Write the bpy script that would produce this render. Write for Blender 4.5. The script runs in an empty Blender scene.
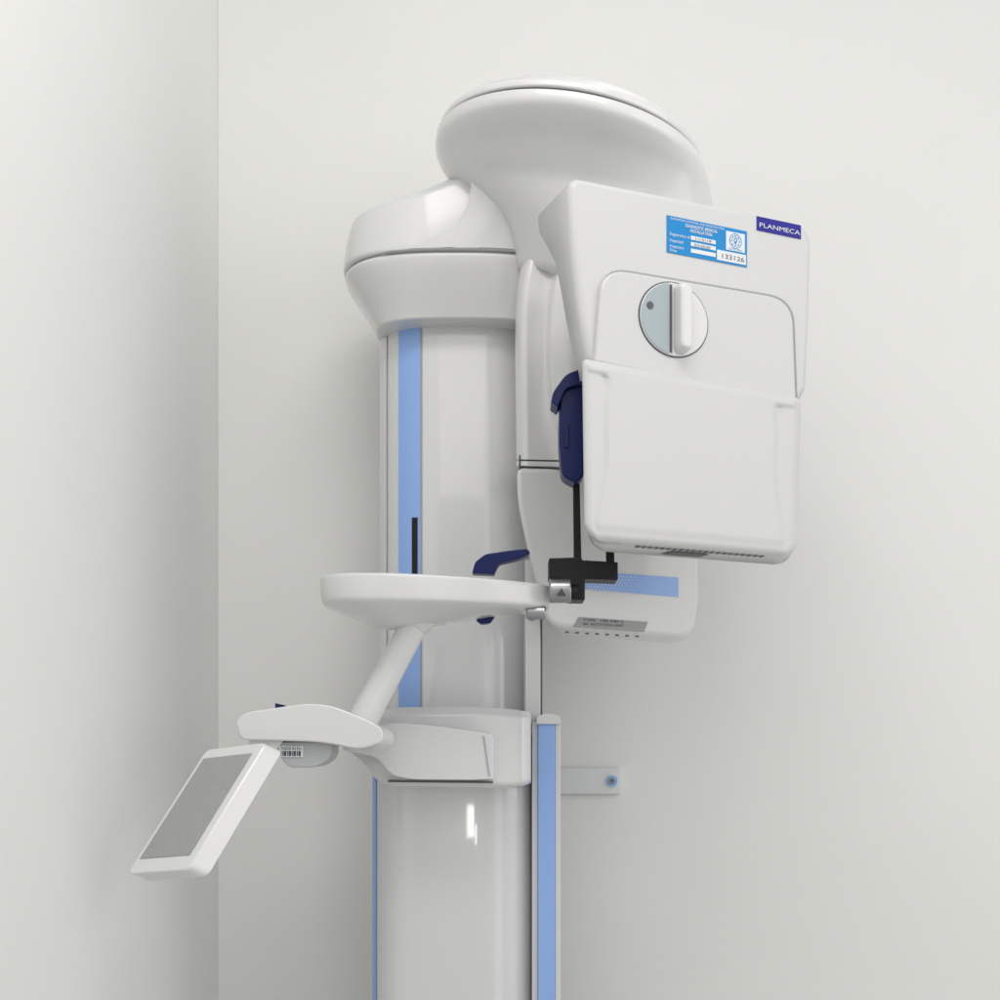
import bpy, bmesh, math
from mathutils import Vector, Matrix
K=0.0008; CZ=1.25
sc=bpy.context.scene
sc.view_settings.view_transform='Standard'; sc.view_settings.look='None'; sc.view_settings.exposure=0
def W(px,py,d): return Vector(((px-500)*K*d, d, CZ-(py-750)*K*d))
def zz(py,d): return CZ-(py-750)*K*d
def xx(px,d): return (px-500)*K*d
# ---------- materials
def mat(name,col,rough=0.35,coat=0.0,metal=0.0,var=0.02,bump=0.0,bscale=300,spec=0.5,cr=0.12,speck=0):
    m=bpy.data.materials.new(name); m.use_nodes=True; nt=m.node_tree; b=nt.nodes['Principled BSDF']
    b.inputs['Roughness'].default_value=rough; b.inputs['Metallic'].default_value=metal
    b.inputs['Coat Weight'].default_value=coat; b.inputs['Coat Roughness'].default_value=cr
    b.inputs['Specular IOR Level'].default_value=spec
    tc=nt.nodes.new('ShaderNodeTexCoord')
    n=nt.nodes.new('ShaderNodeTexNoise'); n.inputs['Scale'].default_value=speck if speck else 3; n.inputs['Detail'].default_value=6
    nt.links.new(tc.outputs['Object'],n.inputs['Vector'])
    r=nt.nodes.new('ShaderNodeValToRGB'); r.color_ramp.elements[0].position=0.3; r.color_ramp.elements[1].position=0.7
    r.color_ramp.elements[0].color=tuple(c*(1-var) for c in col)+(1,)
    r.color_ramp.elements[1].color=tuple(min(1,c*(1+var)) for c in col)+(1,)
    nt.links.new(n.outputs['Fac'],r.inputs['Fac']); nt.links.new(r.outputs['Color'],b.inputs['Base Color'])
    if bump>0:
        n2=nt.nodes.new('ShaderNodeTexNoise'); n2.inputs['Scale'].default_value=bscale; n2.inputs['Detail'].default_value=3
        nt.links.new(tc.outputs['Object'],n2.inputs['Vector'])
        bp=nt.nodes.new('ShaderNodeBump'); bp.inputs['Strength'].default_value=bump; bp.inputs['Distance'].default_value=0.001
        nt.links.new(n2.outputs['Fac'],bp.inputs['Height']); nt.links.new(bp.outputs['Normal'],b.inputs['Normal'])
    return m
WH=mat('white_gloss_plastic',(0.655,0.655,0.655),0.22,0.45,var=0.01,cr=0.09)
WP=mat('white_column_paint',(0.64,0.64,0.65),0.18,1.0,var=0.01,cr=0.035,bump=0.05,bscale=18)
HD=mat('white_head_plastic',(0.585,0.585,0.585),0.36,0.15,var=0.01,bump=0.04,bscale=900)
GR=mat('grey_plastic',(0.42,0.43,0.44),0.45)
BL=mat('light_blue_plastic',(0.26,0.42,0.78),0.3,0.2)
BL2=mat('blue_screw_ring',(0.25,0.48,0.82),0.35,0.2)
NV=mat('navy_plastic',(0.003,0.009,0.085),0.35,0.0,var=0.1,spec=0.3)
BK=mat('black_plastic',(0.008,0.008,0.010),0.4,0.0,var=0.1,spec=0.3)
SEAM=mat('dark_seam',(0.10,0.10,0.11),0.6)
SM2=mat('grey_seam',(0.33,0.33,0.34),0.6)
MET=mat('brushed_metal',(0.38,0.38,0.39),0.32,0,0.9,0.1)
SCR=mat('screen_glass',(0.31,0.315,0.31),0.4,0.1,var=0.18,speck=700)
CY=mat('cyan_sticker',(0.006,0.23,0.56),0.45,spec=0.3)
LV=mat('violet_blue_badge',(0.018,0.015,0.26),0.45,spec=0.3)
PW=mat('print_white',(0.70,0.72,0.74),0.5)
PK=mat('print_dark',(0.05,0.05,0.07),0.5)
LG=mat('label_grey',(0.33,0.33,0.33),0.5)
DG=mat('dial_glass_blue',(0.32,0.38,0.41),0.2,0.3)
WALL=mat('wall_paint',(0.77,0.77,0.752),0.65,0,0,0.008,0.25,160,0.3)
FL=mat('floor_vinyl',(0.55,0.55,0.53),0.5)
# ---------- builders
def add(name,me,m,parent=None,loc=None):
    o=bpy.data.objects.new(name,me); sc.collection.objects.link(o)
    if m and not me.materials: me.materials.append(m)
    if parent is not None:
        o.parent=parent; o.matrix_parent_inverse=Matrix.Translation(-BASE)
    return o
def mesh(name,vs,fs,smooth=True):
    me=bpy.data.meshes.new(name); me.from_pydata([tuple(v) for v in vs],[],fs); me.update()
    bm=bmesh.new(); bm.from_mesh(me); bmesh.ops.recalc_face_normals(bm,faces=bm.faces); bm.to_mesh(me); bm.free()
    for p in me.polygons: p.use_smooth=smooth
    return me
def bev(o,w,seg=4,ang=30):
    if w<=0: return
    b=o.modifiers.new('bevel','BEVEL'); b.width=w; b.segments=seg; b.limit_method='ANGLE'; b.angle_limit=math.radians(ang)
    b.use_clamp_overlap=False; b.harden_normals=True
def prism(name,f,b,m,parent,w=0.003,seg=4,frontonly=False):
    n=len(f); vs=list(f)+list(b); fs=[list(range(n)),list(range(2*n-1,n-1,-1))]
    for i in range(n): j=(i+1)%n; fs.append([i,j,n+j,n+i])
    o=add(name,mesh(name,vs,fs),m,parent); bev(o,w,seg)
    if frontonly:
        me=o.data; at=me.attributes.new('bevel_weight_edge','FLOAT','EDGE')
        for e in me.edges:
            at.data[e.index].value=1.0 if (e.vertices[0]<n and e.vertices[1]<n) else 0.0
        o.modifiers['bevel'].limit_method='WEIGHT'
    if w<=0:
        for p in o.data.polygons: p.use_smooth=False
    return o
def loft(name,rings,m,parent,sub=1,cap=True):
    n=len(rings[0]); vs=[v for r in rings for v in r]; fs=[]
    for k in range(len(rings)-1):
        for i in range(n):
            j=(i+1)%n; fs.append([k*n+i,k*n+j,(k+1)*n+j,(k+1)*n+i])
    if cap: fs.append(list(range(n))); fs.append([ (len(rings)-1)*n+i for i in range(n)][::-1])
    o=add(name,mesh(name,vs,fs),m,parent)
    if sub: s=o.modifiers.new('sub','SUBSURF'); s.levels=sub; s.render_levels=sub
    return o
def gridsolid(name,G,back,m,parent,w=0.0015,ang=40):
    nr=len(G)-1; nc=len(G[0])-1; vs=[v for r in G for v in r]; nf=len(vs); vs+= [back(v) for v in vs]; fs=[]
    def I(r,c,b=0): return b*nf+r*(nc+1)+c
    for r in range(nr):
        for c in range(nc):
            fs.append([I(r,c),I(r,c+1),I(r+1,c+1),I(r+1,c)]); fs.append([I(r,c,1),I(r+1,c,1),I(r+1,c+1,1),I(r,c+1,1)])
    for r in range(nr): fs.append([I(r,0),I(r+1,0),I(r+1,0,1),I(r,0,1)]); fs.append([I(r,nc),I(r,nc,1),I(r+1,nc,1),I(r+1,nc)])
    for c in range(nc): fs.append([I(0,c),I(0,c,1),I(0,c+1,1),I(0,c+1)]); fs.append([I(nr,c),I(nr,c+1),I(nr,c+1,1),I(nr,c,1)])
    o=add(name,mesh(name,vs,fs),m,parent); bev(o,w,3,ang); return o
def crt(tab,x):
    n=len(tab)
    if x<=tab[0][0]: return tab[0][1]
    if x>=tab[-1][0]: return tab[-1][1]
    for i in range(n-1):
        if tab[i][0]<=x<=tab[i+1][0]:
            x0,p=tab[i]; x1,q=tab[i+1]; t=(x-x0)/(x1-x0)
            m0=(q-tab[i-1][1])/(x1-tab[i-1][0])*(x1-x0) if i>0 else q-p
            m1=(tab[i+2][1]-p)/(tab[i+2][0]-x0)*(x1-x0) if i<n-2 else q-p
            return (2*t**3-3*t*t+1)*p+(t**3-2*t*t+t)*m0+(-2*t**3+3*t*t)*q+(t**3-t*t)*m1
def sst(t): t=max(0,min(1,t)); return t*t*(3-2*t)
def rnd(pts,seg=7,w=0.0):
    out=[]; n=len(pts)
    for i in range(n):
        p=Vector(pts[i][:2]); r=pts[i][2] if len(pts[i])>2 else 0
        if r<=0 or r*0.0016*0.6<w: out.append(p); continue
        a=Vector(pts[i-1][:2])-p; b=Vector(pts[(i+1)%n][:2])-p
        ra=min(r,a.length*0.48,b.length*0.48)
        if ra*0.0016*0.6<w and a.angle(b)<math.radians(140): out.append(p); continue
        A=p+a.normalized()*ra; B=p+b.normalized()*ra
        for t in range(seg+1):
            t/=seg; out.append((1-t)**2*A+2*t*(1-t)*p+t*t*B)
    return out
def flat(name,pts,d,th,m,parent,w=0.003,seg=4):
    q=rnd(pts,7,w); f=[W(p.x,p.y,d) for p in q]; b=[v+Vector((0,th,0)) for v in f]
    return prism(name,f,b,m,parent,w,seg)
def sring(cx,cy,rx,ry,z,n=40,p=2.4):
    out=[]
    for i in range(n):
        t=2*math.pi*i/n; c=math.cos(t); s=math.sin(t)
        x=rx*math.copysign(abs(c)**(2/p),c); y=ry*math.copysign(abs(s)**(2/p),s)
        out.append(Vector((cx+x,cy+y,z)))
    return out
def tube(name,a,b,ra,rb,m,parent,n=28,w=0.0):
    ax=(b-a).normalized(); u=ax.orthogonal().normalized(); v=ax.cross(u)
    f=[a+ra*(math.cos(2*math.pi*i/n)*u+math.sin(2*math.pi*i/n)*v) for i in range(n)]
    g=[b+rb*(math.cos(2*math.pi*i/n)*u+math.sin(2*math.pi*i/n)*v) for i in range(n)]
    return prism(name,f,g,m,parent,max(w,0.0008),3)
def join(objs,name):
    bpy.ops.object.select_all(action='DESELECT')
    for o in objs: o.select_set(True)
    bpy.context.view_layer.objects.active=objs[0]; bpy.ops.object.join(); objs[0].name=name; return objs[0]
def textmesh(s,size,O,U,V,m,parent,fit=None,center=False,bold=0.0):
    c=bpy.data.curves.new('writing','FONT'); c.body=s; c.size=size; c.offset=bold
    if center: c.align_x='CENTER'
    t=bpy.data.objects.new('writing',c); sc.collection.objects.link(t); bpy.context.view_layer.update()
    me=bpy.data.meshes.new_from_object(t.evaluated_get(bpy.context.evaluated_depsgraph_get()))
    bpy.data.objects.remove(t)
    w=max(v.co.x for v in me.vertices)-min(v.co.x for v in me.vertices)
    k=fit/w if fit else 1
    for v in me.vertices: v.co=O+U*(v.co.x*k)+V*v.co.y
    me.materials.clear()
    return add('writing',me,m,parent)
def quad(O,U,V,a,b,c,d,m,parent,name='plate'):
    return add(name,mesh(name,[O+U*a+V*b,O+U*c+V*b,O+U*c+V*d,O+U*a+V*d],[[0,1,2,3]],False),m,parent)
def empty(name,parent=None,loc=None):
    e=bpy.data.objects.new(name,None); sc.collection.objects.link(e)
    e.empty_display_size=0.1
    if parent is not None: e.parent=parent
    if loc is not None: e.location=loc
    return e
BASE=Vector((-0.07,2.3,0))
M=empty('dental_x_ray_machine',loc=BASE)
M['label']="tall white dental x-ray machine with blue strips standing by the wall"; M['category']="x-ray machine"
def part(name): return empty(name,M)
# ================= COLUMN
def colpiece(name,xc,half,df,B,u0,u1,z0,z1,off,m,parent,dep=0.14,w=0.001,pw=3,n=24):
    pts=[]
    for i in range(n+1):
        u=u0+(u1-u0)*i/n; x=xc+u*half; y=df+B*abs(u)**pw
        dy=B*pw*abs(u)**(pw-1)*math.copysign(1,u)/half
        nn=Vector((dy,-1)).normalized(); pts.append((x+nn.x*off,y+nn.y*off))
    if dep: back=[(pts[-1][0],df+B+dep),(pts[0][0],df+B+dep)]
    else: back=[(p[0],p[1]+0.006) for p in pts[::-1]]
    q=pts+back
    return prism(name,[Vector((x,y,z1)) for x,y in q],[Vector((x,y,z0)) for x,y in q],m,parent,w,2)
UC=part('upper_column')
xc,hf,df,B=-0.074,0.146,2.22,0.07
zt=zz(312,2.28); zb=zz(735,2.25)
colpiece('column_body',xc,hf,df,B,-1,1,zb,zt,0,WP,UC,pw=3.4,n=64)
def uof(px):
    best=min(range(-1000,1001),key=lambda i:abs((xc+i/1000*hf)/(K*(df+B*abs(i/1000)**3.4))+500-px)); return best/1000
colpiece('blue_strip',xc,hf,df,B,uof(399),uof(420.5),zb+0.001,zt-0.001,0.0015,BL,UC,dep=0,w=0,pw=3.4)
colpiece('seam_line',xc,hf,df,B,uof(421),uof(422.3),zb+0.001,zt-0.001,0.0012,SM2,UC,dep=0,w=0,pw=3.4)
colpiece('seam_line',xc,hf,df,B,uof(387),uof(387.8),zb+0.001,zt-0.001,0.0012,SM2,UC,dep=0,w=0,pw=3.4)
colpiece('guide_slot',xc,hf,df,B,uof(412.5),uof(418),zz(585,2.23),zz(518,2.23),0.0028,BK,UC,dep=0,w=0,pw=3.4)
flat('side_rail',[(525,560),(540.5,560),(540.5,735),(525,735)],2.19,0.12,WP,UC,0.002)
flat('rail_seam',[(523.6,560),(525,560),(525,735),(523.6,735)],2.192,0.03,SM2,UC,0)
flat('rail_seam',[(540.5,560),(542.3,560),(542.3,735),(540.5,735)],2.195,0.03,SEAM,UC,0)
# lower column
LC=part('lower_column')
lx0,lx1=xx(373,2.2),xx(532,2.18); lxc=(lx0+lx1)/2; lh=(lx1-lx0)/2; ldf,lB=2.155,0.05
zlt=zz(712,2.16)
colpiece('front_panel',lxc,lh,ldf,lB,-1,1,0.03,zlt,0,WP,LC,dep=0.2,pw=6,n=64)
colpiece('blue_edge_strip',lxc,lh,ldf,lB,-1.0,-0.945,0.031,zz(752,2.2),0.0015,BL,LC,dep=0,w=0,pw=6)
for a,b,mm,nm,d in ((532,538,WP,'trim_edge',2.165),(538,555,BL,'blue_strip',2.158),(555,560.5,WP,'trim_edge',2.163)):
    f=[Vector((xx(a,d),d,z)) for z in (0.03,zz(722,d))]+[Vector((xx(b,d),d,z)) for z in (zz(722,d),0.03)]
    prism(nm,f,[v+Vector((0,0.15 if mm is WP else 0.04,0)) for v in f],mm,LC,0.0015,2)
flat('rail_cap',[(536.5,724,0),(537,716,2),(548,713,6),(560.5,716,4),(561,724,0)],2.15,0.16,WH,LC,0.001)
pl=rnd([(-0.33,2.0,.05),(0.2,2.0,.05),(0.2,2.5,.02),(-0.33,2.5,.02)])
prism('floor_base',[Vector((p.x,p.y,0.03)) for p in pl],[Vector((p.x,p.y,0.002)) for p in pl],GR,LC,0.0)
# ================= COLUMN TOP HOUSING
CT=part('column_top_housing')
def R(pl,pr,py,dc,ry,p=2.6):
    x0,x1=xx(pl,dc),xx(pr,dc); return sring((x0+x1)/2,dc,(x1-x0)/2,ry,zz(py,dc-ry*0.95),64,p)
dc=2.28
loft('lower_collar',[R(388,543,321,dc,.095,3.2),R(378,547,319.2,dc,.105,3.2),R(377,547.5,318,dc,.106,3.2),R(375.5,548,313,dc,.109,3.1),R(364,556,288,dc,.13,2.9),R(351,566.5,264,dc,.149,2.8),R(347,568,257,dc,.152,2.8),R(347,568,254,dc,.152,2.8),R(354,566,252.5,dc,.147,2.8)],WH,CT,1)
loft('dark_gap',[R(351,566,260,dc,.149,2.8),R(351,566,245,dc,.149,2.8)],SM2,CT,0)
LRX0,LRX1,LRY,LP=345,570,.154,2.8
LR=[(352,568,251.5,.148),(346,570,250.8,.1535),(345,570,248,.154),(345.5,570,238,.1535),(348,569,222,.1515),(351,568,209,.149),(351.8,567.5,206.5,.148),(353.5,567,205,.146),(359,564,203.8,.140),(372,560,202,.128),(400,540,200,.09),(440,500,198,.03)]
rings=[]
for (a,b,py,ry) in LR:
    r=R(a,b,py,dc,ry,LP); wgt=sst((246-py)/40)
    for v in r:
        t=(v.x-xx(345,dc)); v.z+=(0.10*t+0.22*max(0,t-.12))*wgt
    rings.append(r)
loft('upper_lid',rings,WH,CT,1)
cx=(xx(LRX0,dc)+xx(LRX1,dc))/2; rx=(xx(LRX1,dc)-xx(LRX0,dc))/2
z0=zz(249.5,dc-LRY); z1=zz(168,dc-LRY-0.03)
lefts=[(0,384),(0.035,400),(0.07,414),(0.13,430),(0.21,444),(0.31,455),(0.44,463),(0.60,468),(0.80,471),(1.0,473)]
G=[]
for r in range(37):
    v=(r/36)**1.3; z=z0+(z1-z0)*v; xl=xx(crt(lefts,v),2.13); xr=xx(560,2.13); row=[]
    for c in range(37):
        x=xl+(xr-xl)*c/36; u=min(abs((x-cx)/rx),.98); ys=dc-LRY*(1-u**LP)**(1/LP)
        row.append(Vector((x,ys-0.004-0.014*v-0.07*v**1.8*sst(c/36*1.15),z)))
    G.append(row)
gridsolid('lid_fairing',G,lambda v:Vector((v.x,dc,v.z)),WH,CT,0.0012)
# ================= ROTATING DOME
DM=part('rotation_dome')
C=W(569,159,2.15); roll=math.radians(9)
Rm=Matrix.Rotation(roll,4,'Y')
def lathe(name,prof,m,n=96):
    rings=[]
    for r,z in prof:
        rings.append([C+Rm@Vector((max(r,1e-4)*math.cos(2*math.pi*i/n),max(r,1e-4)*math.sin(2*math.pi*i/n),z)) for i in range(n)])
    return loft(name,rings,m,DM,0,True)
def smoothprof(P,k=5):
    out=[]
    for i in range(len(P)-1):
        p0=Vector(P[max(i-1,0)]);p1=Vector(P[i]);p2=Vector(P[i+1]);p3=Vector(P[min(i+2,len(P)-1)])
        for j in range(k):
            t=j/k; out.append(tuple(0.5*((2*p1)+(p2-p0)*t+(2*p0-5*p1+4*p2-p3)*t*t+(3*p1-p0-3*p2+p3)*t**3)))
    out.append(P[-1]); return out
rimr=0.2265
lathe('dome_cap',smoothprof([(0.216,0.0010),(0.225,0.0015),(rimr,0.006),(0.224,0.014),(0.205,0.032),(0.160,0.054),(0.09,0.070),(0.03,0.076),(0.0,0.0765)]),WH)
lathe('dark_gap',[(0.2215,-0.004),(0.2215,0.004)],SEAM)
# cap underside: rolled rim, then a concave funnel running into the neck of the arm
prof=[(442,140,697,180.5,.216,2.15),(437,140.2,701,181,.2245,2.15),(436,142.5,703.5,184,.2265,2.15),(435.5,148,706,190,.2265,2.15),(436,153,708,195,.221,2.15),(439,160,710,203,.203,2.15),(445,169,712,214,.178,2.15),(455,179,713,228,.150,2.145),(470,190,714,243,.128,2.14),(487,202,713,258,.112,2.13),(502,217,711,276,.099,2.125),(512,237,706,298,.086,2.13),(517,270,700,335,.07,2.15)]
P5=[]
for i in range(len(prof)-1):
    g=[prof[max(i-1,0)],prof[i],prof[i+1],prof[min(i+2,len(prof)-1)]]
    for j in range(4):
        t=j/4; P5.append([0.5*((2*b_)+(c2-a_)*t+(2*a_-5*b_+4*c2-d_)*t*t+(3*b_-a_-3*c2+d_)*t**3) for a_,b_,c2,d_ in zip(*g)])
P5.append(prof[-1])
rings=[]
for (lx,ly,rx_,ry_,rad,dd) in P5:
    L=W(lx,ly,dd); Rr=W(rx_,ry_,dd); c=(L+Rr)/2; h=(Rr-L)/2
    rings.append([c+h*math.cos(2*math.pi*i/96)+Vector((0,rad*math.sin(2*math.pi*i/96),0)) for i in range(96)])
loft('dome_body',rings,WH,DM,0)
# ================= yawed frame for the two heads
th=math.atan(0.451); c_,s_=math.cos(th),math.sin(th)
D0=1.80; X0=75*K*D0
U=Vector((c_,s_,0)); N=Vector((-s_,c_,0)); Z=Vector((0,0,1)); O0=Vector((X0,D0,0))
def F(px,py,k):
    a=(px-500)*K; s=(a*(D0+k*c_)-X0+k*s_)/(c_-a*s_)
    dd=D0+s*s_+k*c_; return O0+U*s+N*k+Z*(CZ-(py-750)*K*dd)
def fslab(name,pts,k,th_,m,parent,w,seg=5,off=None):
    q=rnd(pts,7,w); f=[F(p.x,p.y,k) for p in q]; return prism(name,f,[v+(off if off is not None else N*th_) for v in f],m,parent,w,seg)
Y=lambda t,x=0.0,z=0.0:Vector((x,t,z))
# ================= SENSOR SIDE (rear) + arm
SA=part('rotating_arm')
kr=0.30
LT=[(200,556),(215,543),(240,528),(280,518.5),(320,515.5),(380,515.5),(459,516.5),(500,517.5),(545,526),(585,537),(612,543),(627,550)]
RT=[(200,572),(225,553),(260,540),(310,534),(400,533),(440,536),(470,545),(520,575),(560,610)]
RC=[(200,600),(240,566),(270,553),(310,546),(370,546),(420,552),(459,566)]
def shell(name,y0,y1,slope,nrow,parent,pxr=694):
    G=[]
    for r in range(nrow+1):
        py=y0+(y1-y0)*r/nrow; L=crt(LT,py); row=[]
        cols=[0,.5,1.2,2.2,3.5,5,7,9.5,12]+[12+i*1.2 for i in range(1,60)]
        for c in cols:
            px=L+c; rl=crt(RT,py); rc=crt(RC,py)
            k=kr+0.034*max(0,1-c/13.0)**2.4-0.035*sst((px-rl)/52)-0.014*sst((px-rc)/7)
            row.append(F(px,py+slope*(px-516),k))
        for c in (610,640,pxr): row.append(F(c,py+slope*(c-516),kr-0.049))
        G.append(row)
    return gridsolid(name,G,lambda v:v+Vector((0.012,0.13,0)),WH,parent,0.0012,50)
shell('arm_body',200,459.2,0.02,60,SA)
shell('joint_band',460.8,465.6,0.02,2,SA)
fslab('dark_gap',[(519,455),(519,472),(690,480),(690,462)],kr+0.014,0.10,SEAM,SA,0,5,Y(.10))
SH=part('sensor_head')
fslab('housing',[(516.5,466.5,0),(517,500,20),(526,545,30),(537,585,20),(546,627,18),(693,640,24),(698,600,10),(697,470,0)],kr-0.002,0.12,WH,SH,0.011,6,Y(.12,.01))
fslab('blue_strip',[(585,571),(678.5,577.5),(678.5,597),(585,589)],kr-0.0035,0.004,BL,SH,0,5,Y(.004))
vs=[];fs=[]
for r in range(6):
    for i in range(19-r):
        px=587.5+i*3.3+(1.65 if r%2 else 0); py=574.0+(px-585)*0.072+r*3.0
        rr=0.0020*(1-r*0.07)*(1-i*0.035); cc=F(px,py,kr-0.0042); b=len(vs)
        vs+= [cc+U*rr*math.cos(a*math.pi/4)+Z*rr*math.sin(a*math.pi/4) for a in range(8)]; fs.append([b+a for a in range(8)])
add('dot_pattern',mesh('dot_pattern',vs,fs,False),PW,SH)
o1=fslab('plate',[(579,617),(648,622),(644,632),(574,627)],kr-0.0035,0.002,LG,SH,0)
tx=[o1]
for (px,py,s) in ((583,621,"TYPE  100-240 V"),(583,625,"SN  ROTATION UNIT")):
    tx.append(textmesh(s,0.006,F(px,py,kr-0.0042),U,Z,PK,SH,fit=0.08))
join(tx,'rating_plate')
for i in range(8):
    px=566+i*10; fslab('vent_hole',[(px,631.2+i*.6),(px+3,631.4+i*.6),(px+3,633+i*.6),(px,632.8+i*.6)],kr-0.0025,0.003,SEAM,SH,0)
# ================= X-RAY HEAD (front)
XH=part('x_ray_head')
def arc(p0,p1,p2,n=8): 
    p0,p1,p2=map(Vector,(p0,p1,p2)); return [(1-t)**2*p0+2*t*(1-t)*p1+t*t*p2 for t in [i/n for i in range(n+1)]]
pts=arc((582,177.2),(571,175),(570,186))[::-1]
pts=pts+arc((791,218.8),(813,223),(813,246))+[Vector((811,330)),Vector((808,388)),Vector((800,404)),Vector((590,372))]
left=[(587,352),(583,335),(579,310),(576,285),(573.4,262),(572,245),(571.2,232),(570.6,222),(570.2,212),(570,200)]
pts=pts+[Vector(p) for p in left]
def kdep(p):
    if p.x>700: return .11
    return crt([(160,.12),(192,.12),(204,.114),(216,.096),(228,.080),(240,.070),(262,.062),(300,.056),(340,.050),(410,.040)],p.y)
f=[F(p.x,p.y,0) for p in pts]; b=[v+N*kdep(p)+U*0.008 for v,p in zip(f,pts)]
prism('housing_shell',f,b,HD,XH,0.013,9,frontonly=True)
fslab('inner_core',[(612,225,14),(790,245,6),(790,380,4),(612,350,14)],0.04,0.18,WH,XH,0.012,5,Y(.18,.02))
fslab('upper_cover',[(603,267,26),(793,299,26),(797,405,0),(595,362,0)],-0.009,0.02,HD,XH,0.005)
fslab('cover_seam',[(602.3,266.3,26),(793.7,298.3,26),(797.7,405,0),(594.3,362,0)],-0.0010,0.008,SM2,XH,0)
def relief(u,v):
    fl=sst((v-0.50)/0.45)
    bl=0.095-0.055*fl; br=0.095-0.045*fl
    a=sst((u-bl)/0.030); b=sst((1-br-u)/0.030)
    h=max(min(a,b),1-sst((v-0.045)/0.035))
    h*=(1-0.9*sst((v-0.89)/0.07))
    for uc in (0.105,0.895):
        h-=0.9*math.exp(-((u-uc)/0.020)**2)*sst((v-0.065)/0.02)*(1-sst((v-0.11)/0.12))
    return h
def spaced(n,pw=0.55):
    out=[]
    for i in range(n+1):
        t=i/n; c=0.5-0.5*math.cos(math.pi*t); out.append(pw*c+(1-pw)*t)
    return out
G=[]; US=spaced(150,0.75); VS=spaced(110,0.75); Rc=20.0
for v in VS:
    row=[]
    for u in US:
        xl=582.0+2.5*v; xr=801.0-3.5*v
        hgt=178.0; yb_d=(1-v)*hgt; yt_d=v*hgt
        ins=Rc-math.sqrt(max(0,Rc*Rc-(Rc-yb_d)**2)) if yb_d<Rc else 0
        r2=6.0; ins2=r2-math.sqrt(max(0,r2*r2-(r2-yt_d)**2)) if yt_d<r2 else 0
        ins=max(ins,ins2)
        x=xl+ins+(xr-xl-2*ins)*u
        y0_=358.5+(x-583)*0.1835; y1_=540.5+(x-584)*0.0800
        y=y0_+(y1_-y0_)*v
        dx=min(x-xl-ins,xr-ins-x); dist=min(dx,yb_d,yt_d*1.3,9.0)
        q_=1-dist/9.0
        k=-0.0185+0.0115*(1-math.sqrt(max(0,1-q_*q_)))
        row.append(F(x,y,k-0.0026*relief(u,v)*sst((dist-3)/6)))
    G.append(row)
gridsolid('lower_cover',G,lambda v:v+Y(.09,.012),HD,XH,0,40)
def pj(v):
    s=(v-O0).dot(U); A=F(584,540.5,-0.008); Bq=F(798,557.5,-0.008); sa=(A-O0).dot(U); sb=(Bq-O0).dot(U)
    t=(s-sa)/(sb-sa); return A.z+(Bq.z-A.z)*t
for i in range(1,22):
    px=632+i*6.2
    a=F(px,500,-0.003); b_=F(px+3.6,500,-0.003)
    P=[a,b_,b_+N*0.013,a+N*0.013]
    P=[Vector((q.x,q.y,pj(q)-0.0012)) for q in P]
    add('vent_slot',mesh('vent_slot',P,[[0,1,2,3]],False),SEAM,XH)
P=[F(672,500,0.016),F(710,500,0.016)]; P=[P[0],P[1],P[1]+N*0.03,P[0]+N*0.03]; P=[Vector((q.x,q.y,pj(q)-0.0016)) for q in P]
add('underside_label',mesh('underside_label',P,[[0,1,2,3]],False),SEAM,XH)
# dial
dcn=F(673.5,320,-0.009)
def disc(name,r,k,thk,m,a0=0,a1=2*math.pi,n=64,w=0.001,sx=1.08):
    pp=[dcn+N*k+U*r*sx*math.cos(a0+(a1-a0)*i/n)+Z*r*math.sin(a0+(a1-a0)*i/n) for i in range(n if a1-a0>6.2 else n+1)]
    return prism(name,pp,[v+N*thk for v in pp],m,XH,w,3)
rr=37.5*K*1.87
disc('dial_ring',rr,-0.0008,0.004,SEAM,w=0)
disc('dial_face',rr*0.965,-0.003,0.006,WH,w=0.001)
disc('dial_window',rr*0.94,-0.0042,0.004,DG,math.radians(100),math.radians(260),40,0)
hp=rnd([(-0.0155,-0.050,.012),(0.0145,-0.050,.012),(0.0145,0.052,.012),(-0.0155,0.052,.012)])
hp=[Vector((p.x*0.78+0.0105,p.y*1.02)) for p in hp]
prism('dial_seam',[dcn-N*0.0052+U*(-0.0085+a)+Z*b for a,b in ((0,-.05),(.003,-.05),(.003,.05),(0,.05))],[dcn-N*0.001+U*(-0.0085+a)+Z*b for a,b in ((0,-.05),(.003,-.05),(.003,.05),(0,.05))],SEAM,XH,0)
prism('dial_handle',[dcn-N*0.024+U*(p.x*.85+.001)+Z*p.y*0.93 for p in hp],[dcn-N*0.002+U*p.x+Z*p.y for p in hp],WH,XH,0.005,6)
pp=[F(650.5,305,-0.0145)+U*0.0055*math.cos(i*math.pi/12)+Z*0.0055*math.sin(i*math.pi/12) for i in range(24)]
prism('dial_pointer_dot',pp,[v+N*0.002 for v in pp],SEAM,XH,0)
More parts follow.
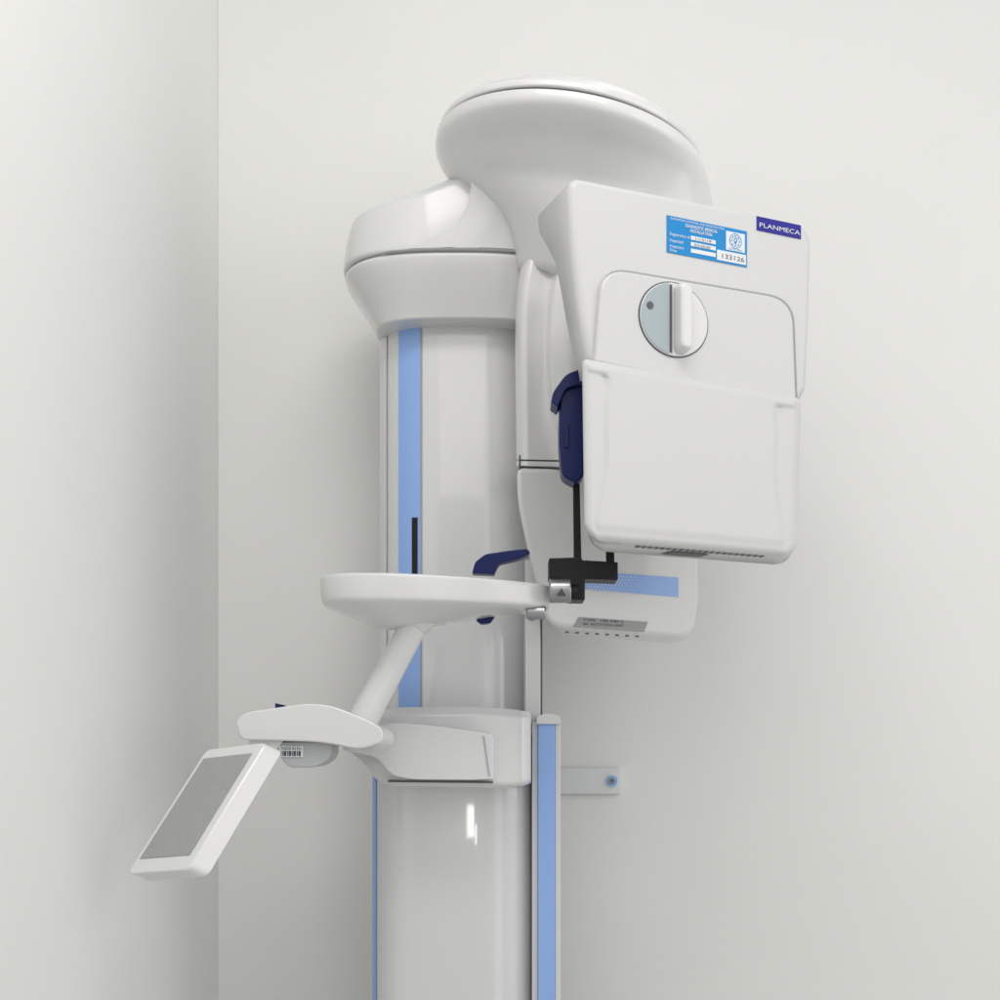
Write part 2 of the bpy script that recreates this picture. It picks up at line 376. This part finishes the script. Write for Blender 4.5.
# stickers
kS=-0.0012
S0=F(667,252,kS); S1=F(747,266,kS); wS=(S1-S0).dot(U)
Oq=Vector((S0.x,S0.y,S0.z)); hS=F(667,215,kS).z-S0.z
objs=[]
q=[Oq,Oq+U*wS,Oq+U*wS+Z*hS,Oq+Z*hS]
objs.append(prism('plate',q,[v+N*0.001 for v in q],CY,XH,0))
O2=Oq-N*0.0004
def TX(s,x,y,size,m=PW,fit=None,bold=0): objs.append(textmesh(s,size*hS,O2-N*0.0003+U*x*wS+Z*y*hS,U,Z,m,XH,fit=fit*wS if fit else None,bold=bold))
TX("RADIATION CONTROL AND REGISTRATION",.04,.90,.085,fit=.66)
TX("DIAGNOSTIC MEDICAL",.22,.775,.12,fit=.40,bold=.0001)
TX("INSTALLATION",.28,.66,.12,fit=.27,bold=.0001)
TX("Registration #",.03,.47,.12,fit=.24); TX("Inspected",.03,.30,.12,fit=.16); TX("Inspection",.03,.145,.12,fit=.17); TX("Due",.03,.04,.10,fit=.08)
for x0,x1,y0,y1 in ((.29,.60,.46,.57),(.29,.60,.29,.40),(.29,.60,.11,.22),(.615,.985,.05,.33),(.73,.97,.38,.90)):
    objs.append(quad(O2,U,Z,x0*wS,y0*hS,x1*wS,y1*hS,PW,XH))
TX("133126",.66,.12,.18,PK,fit=.28); TX("1/15/19",.33,.475,.10,PK,fit=.2); TX("03/2020",.33,.30,.10,PK,fit=.2)
cc=O2-N*0.0004+U*.85*wS+Z*.66*hS
def ringm(r0,r1,n,petal=0.0,m=CY,ox=0,oy=0):
    vs=[];fs=[]
    for i in range(n):
        t=2*math.pi*i/n; q0=r0*(1+petal*math.cos(8*t))
        for r in (q0,r1): vs.append(cc+U*((r*math.cos(t)+ox)*hS*1.2)+Z*((r*math.sin(t)+oy)*hS*1.2))
    for i in range(n): j=(i+1)%n; fs.append([2*i,2*j,2*j+1,2*i+1])
    objs.append(add('ring',mesh('ring',vs,fs,False),m,XH))
ringm(.17,.155,36); ringm(.115,.10,64,.12); ringm(.05,.03,20,0,CY,0,.02); ringm(.03,.0,16,0,CY,0,-.04)
TX("STATE SEAL",.765,.40,.07,CY,fit=.17)
join(objs,'registration_sticker')
S0=F(757,230,kS); S1=F(801,238,kS); wB=(S1-S0).dot(U); hB=F(757,216,kS).z-S0.z
q=[S0,S0+U*wB,S0+U*wB+Z*hB,S0+Z*hB]
b1=prism('plate',q,[v+N*0.001 for v in q],LV,XH,0)
b2=textmesh("PLANMECA",hB*0.46,S0-N*0.0006+U*wB*.04+Z*hB*.26,U,Z,PW,XH,fit=wB*.92,bold=0)
join([b1,b2],'name_badge')
# ================= PATIENT SUPPORT TABLE
PT=part('patient_support_table')
dt=1.98
def TT(pl,pr,py,ry,py2,p=3.0):
    x0,x1=xx(pl,dt),xx(pr,dt); r=sring((x0+x1)/2,dt,(x1-x0)/2,ry,zz(py,dt-ry),64,p)
    for v in r:
        u=(v.x-x0)/(x1-x0); v.z+=(zz(py2,dt-ry)-zz(py,dt-ry))*max(0,u)
        v.y=dt+(v.y-dt)*(1-0.5*max(0,u)**2)
    return r
loft('table_top',[TT(400,480,570.6,.04,578),TT(331,543,570.2,.112,577.2),TT(324,549,570.3,.118,577.3),TT(322.5,550,571,.1195,578),TT(322,551,573,.12,580),TT(322.5,550.5,585,.119,590),TT(323.5,549.5,595,.118,598),TT(325,549,598.5,.1165,600),TT(330,546,601,.112,602),TT(352,518,611,.090,606.5),TT(372,487,621,.064,612),TT(386,468,627,.042,618),TT(400,453,629,.02,622)],WH,PT,1)
tube('support_tube',W(421,612,1.97),W(362,722,1.97),0.0215,0.0240,WH,PT,36)
tube('tube_collar',W(425,606,1.97),W(413,628,1.97),0.038,0.0218,WH,PT,36,0.004)
# ================= CONTROL PANEL
CP=part('control_panel')
q=rnd([(235,720,6),(246,712,20),(322,701,30),(370,721,26),(383,729,8),(383,742,8),(360,750,14),(322,742,30),(240,740,8)])
f=[W(p.x,p.y,1.86) for p in q]; bb=[v+Vector((0.006,0.13,-0.004)) for v in f]
prism('panel_arm',f,bb,WH,CP,0.003,5)
flat('grip_knob',[(275,703),(284,705),(284,712),(275,711)],1.90,0.02,NV,CP,0.001)
flat('grip_knob',[(276,709),(296,706),(296,711),(276,714)],1.90,0.02,NV,CP,0.001)
flat('underside_box',[(270,742,0),(331,742,0),(331,757,8),(318,767,10),(288,768,8)],1.875,0.09,GR,CP,0.002)
o1=flat('plate',[(279,746),(303,746),(303,757),(279,757)],1.8735,0.001,PW,CP,0)
o2=textmesh("MADE IN EU",0.007,W(281,750,1.8725),Vector((1,0,0)),Z,PK,CP,fit=0.03)
bars=[flat('plate',[(281+i*1.6,751),(281+i*1.6+(.5+.5*(i%3)),751),(281+i*1.6+(.5+.5*(i%3)),756),(281+i*1.6,756)],1.8728,0.0005,PK,CP,0) for i in range(13)]
join([o1,o2]+bars,'serial_label')
def scr(name,c4,b4,m,w):
    out=[];outb=[]
    for i in range(4):
        p=c4[i];a=c4[i-1];b=c4[(i+1)%4]; pb=b4[i];ab=b4[i-1];bb=b4[(i+1)%4]
        for t in range(7):
            t/=6
            def cv(P,A,Bv):
                L=0.012; A2=P+(A-P).normalized()*L; B2=P+(Bv-P).normalized()*L
                return (1-t)**2*A2+2*t*(1-t)*P+t*t*B2
            out.append(cv(p,a,b)); outb.append(cv(pb,ab,bb))
    return prism(name,out,outb,m,CP,w,4)
TL=W(206,749,1.84); TR=W(266,742,1.80); BLc=W(126,874,1.72); BR=TR+(BLc-TL)
nrm=(TR-TL).cross(BLc-TL).normalized()
if nrm.y<0: nrm=-nrm
off=Vector((0.024,0.012,-0.012))
scr('display_frame',[TL,TR,BR,BLc],[v+off for v in (TL,TR,BR,BLc)],WH,0.003)
e1=(TR-TL); e2=(BLc-TL)
q=[TL+e1*a+e2*b for a,b in ((.08,.09),(.88,.09),(.88,.89),(.08,.89))]
front=-nrm*0.0012
prism('display_screen',[v+front for v in q],[v+front*0.2 for v in q],SCR,CP,0)
flat('screen_hinge',[(250,738),(285,738),(275,752),(245,752)],1.87,0.05,WH,CP,0.003)
# ================= ARM BRACKET on column
AB=part('arm_bracket')
TOPB=[(345,745),(352,736),(362,723),(374,712),(386,708.2),(420,707.2),(474,706.8),(505,708.5),(524,711),(531,713)]
BOTB=[(345,749),(360,762),(372,775),(388,785.5),(420,786.5),(470,787.5),(505,788.5),(520,787),(531,783)]
G=[]
for r in range(33):
    v=r/32; row=[]
    for c in range(61):
        px=345+(531-345)*c/60; a=crt(TOPB,px); b=crt(BOTB,px); py=a+(b-a)*v
        ev=sst(v/0.10)*sst((1-v)/0.05); eu=sst((531-px)/7)
        d=2.075+0.012*(1-ev)+0.016*(1-eu)+0.02*((px-430)/100)**2
        row.append(W(px,py,d))
    G.append(row)
gridsolid('bracket_housing',G,lambda v:Vector((v.x,2.24,v.z)),WP,AB,0.001,50)
q=rnd([(340,750,6),(354,737,14),(384,722,24),(430,725,30),(484,733,0),(493,735,0),(493,779,0),(470,780,0),(412,779.5,10),(390,775,10),(378,757,16)],7,.002)
f=[W(p.x,p.y,2.03) for p in q]; bb=[v+Vector((0.002,0.10,0.0)) for v in f]
prism('bracket_arm',f,bb,WP,AB,0.0015,4)
flat('end_seam',[(483,736),(484.2,736.2),(490.0,776),(488.8,776)],2.0285,0.004,SM2,AB,0)
flat('arm_painted_shadow',[(388,780.5),(493,781.5),(493,783.2),(388,782.2)],2.0705,0.01,SEAM,AB,0)  # dark strip standing in for the shade under the bracket arm
# ================= CHIN SUPPORT / HEAD SUPPORT
CS=part('chin_support')
dcs=1.93
flat('support_bar',[(549,558),(582,557),(582,560),(618,562),(618,580),(585,579),(585,600),(568,600),(568,580),(549,578)],dcs,0.05,BK,CS,0.002)
flat('upright_rod',[(573,470),(579.5,470),(581.5,560),(574,560)],dcs+0.005,0.012,BK,CS,0.001)
flat('upright_rod',[(606,535),(614,535),(614.5,563),(606.5,563)],dcs+0.005,0.012,BK,CS,0.001)
flat('temple_support',[(560,392,6),(572,383,4),(584,380),(584,475),(577,484,6),(562,476,6),(559,440,10)],dcs-0.02,0.045,NV,CS,0.003)
flat('temple_clip',[(551,402),(553,392,6),(566,374,6),(582,368),(582,384),(566,388,6),(558,407)],dcs-0.03,0.05,NV,CS,0.002)
flat('temple_button',[(563,425),(569,424),(569,448),(564,447)],dcs-0.023,0.01,NV,CS,0.001)
tube('clamp_knob',W(549,591,1.93),W(571,591,1.93),0.0185,0.0185,MET,CS,32,0.003)
tube('clamp_shaft',W(571,592,1.93),W(578,593,1.93),0.012,0.012,BK,CS,24,0.001)
pq=[W(557,596,1.909),W(566,596,1.909),W(561.5,588,1.909)]
prism('clamp_mark',pq,[v+Vector((0,.003,0)) for v in pq],PK,CS,0)
tube('lower_pivot',W(526,612,1.95),W(546,613,1.95),0.011,0.011,MET,CS,24,0.003)
flat('pivot_block',[(528,601),(548,601),(546,611),(534,620),(528,618)],1.955,0.03,MET,CS,0.002)
HG=part('hand_grip')
flat('grip_lever',[(472,573),(475,562,3),(485,554,4),(512,550,8),(527,548.5,3),(531,553,3),(520,558.5,6),(499,563,4),(494,574)],1.99,0.03,NV,HG,0.002)
flat('grip_stub',[(492,611),(495,616,2),(490,623,3),(481,624,2),(476,620)],1.99,0.02,NV,HG,0.001)
# ================= WALL BRACKET (own thing)
dw=2.55
WB=empty('wall_bracket',loc=W(590,781,dw)); BASE=W(590,781,dw)
WB['label']="small white metal bracket screwed to the wall beside the machine"; WB['category']="bracket"
flat('bracket_plate',[(530,768),(621,768),(621,794),(530,794)],dw-0.016,0.014,PW,WB,0.0015)
tube('washer',W(612.5,781,dw-0.020),W(612.5,781,dw-0.016),0.0135,0.0135,PW,WB,28,0.001)
tube('screw_ring',W(612.5,781,dw-0.023),W(612.5,781,dw-0.019),0.0105,0.0105,BL2,WB,28,0.001)
tube('screw_head',W(612.5,781,dw-0.027),W(612.5,781,dw-0.022),0.0065,0.0065,MET,WB,6,0.0005)
c0=W(612.5,781,dw-0.0275)
for a,b in ((.0050,.0009),(.0009,.0050)):
    pq=[c0+Vector((x,0,z)) for x,z in ((-a,-b),(a,-b),(a,b),(-a,b))]
    prism('screw_slot',pq,[v+Vector((0,.001,0)) for v in pq],PK,WB,0) if a>b else prism('screw_slot',[v-Vector((0,.0002,0)) for v in pq],[v+Vector((0,.0008,0)) for v in pq],PK,WB,0)
# ================= ROOM
xw=xx(218,dw)
def box(name,a,b,m):
    vs=[Vector((x,y,z)) for x in (a[0],b[0]) for y in (a[1],b[1]) for z in (a[2],b[2])]
    fs=[[0,1,3,2],[4,5,7,6],[0,1,5,4],[2,3,7,6],[0,2,6,4],[1,3,7,5]]
    return add(name,mesh(name,vs,fs,False),m)
w1=box('wall',(xw,dw,0),(2.6,dw+0.12,3.2),WALL); w1['label']="plain off-white painted wall behind the x-ray machine"; w1['category']="wall"
w2=box('wall',(xw-0.12,-0.6,0),(xw-0.0005,dw+0.12,3.2),WALL); w2['label']="plain off-white side wall meeting the other in a corner"; w2['category']="wall"
fl=box('floor',(xw-0.12,-0.6,-0.1),(2.6,dw+0.12,-0.001),FL); fl['kind']="structure"
# ================= LIGHTS : soft interior ambient with brighter and darker upright bands added for reflections
w=bpy.data.worlds.new("World"); sc.world=w; w.use_nodes=True
nt=w.node_tree; bg=nt.nodes['Background']; bg.inputs[1].default_value=0.75
tc=nt.nodes.new('ShaderNodeTexCoord'); sx=nt.nodes.new('ShaderNodeSeparateXYZ'); nt.links.new(tc.outputs['Generated'],sx.inputs[0])
mr=nt.nodes.new('ShaderNodeMapRange'); mr.inputs['From Min'].default_value=-1; mr.inputs['From Max'].default_value=1
nt.links.new(sx.outputs['X'],mr.inputs['Value'])
rp=nt.nodes.new('ShaderNodeValToRGB'); nt.links.new(mr.outputs['Result'],rp.inputs['Fac'])
stops=[(0.0,.9),(0.20,.65),(0.235,1.8),(0.31,1.8),(0.335,.5),(0.50,.58),(0.58,.8),(0.61,1.6),(0.69,1.6),(0.72,.65),(0.86,1.0),(1.0,1.2)]
els=rp.color_ramp.elements
els[0].position=0; els[1].position=1
for e,(p,v) in zip((els[0],els[1]),(stops[0],stops[-1])): e.color=(v,v,v*0.99,1)
for p,v in stops[1:-1]:
    e=els.new(p); e.color=(v,v,v*0.99,1)
nt.links.new(rp.outputs['Color'],bg.inputs[0])
def area(name,loc,tgt,sx,sy,e,col=(1,1,1)):
    l=bpy.data.lights.new(name,'AREA'); l.shape='RECTANGLE'; l.size=sx; l.size_y=sy; l.energy=e; l.color=col
    o=bpy.data.objects.new(name,l); sc.collection.objects.link(o); o.location=loc
    o.rotation_euler=(Vector(tgt)-Vector(loc)).to_track_quat('-Z','Y').to_euler()
area('ceiling_and_fill_lamp',(0.1,0.75,3.15),(0.0,1.3,0),1.2,0.6,16,(1,0.985,0.965))
area('ceiling_and_fill_lamp',(0.0,-0.8,2.8),(0.0,2.3,1.2),1.2,1.0,5,(1,0.985,0.965))
area('ceiling_and_fill_lamp',(2.5,0.4,2.2),(-0.7,1.8,1.2),2.4,2.4,19,(1,0.985,0.965))  # fill lamp added at the right, aimed sideways to brighten the left wall
area('glint_lamp',(-0.12,-1.5,0.92),(-0.1,2.0,1.1),0.055,0.15,0.42,(1,1,1))  # small lamp added to put a glint on the lower column
area('glint_lamp',(-0.07,-1.5,0.86),(-0.1,2.0,1.1),0.025,0.09,0.10,(1,1,1))  # second added lamp, makes that glint less regular
# ================= CAMERA
cd=bpy.data.cameras.new('camera'); cam=bpy.data.objects.new('camera',cd); sc.collection.objects.link(cam)
cam.location=(0,0,CZ); cam.rotation_euler=(math.radians(90),0,0); cd.lens=45; cd.sensor_width=36; cd.shift_y=0.25; cd.clip_end=100; cd.clip_start=0.01
sc.camera=cam
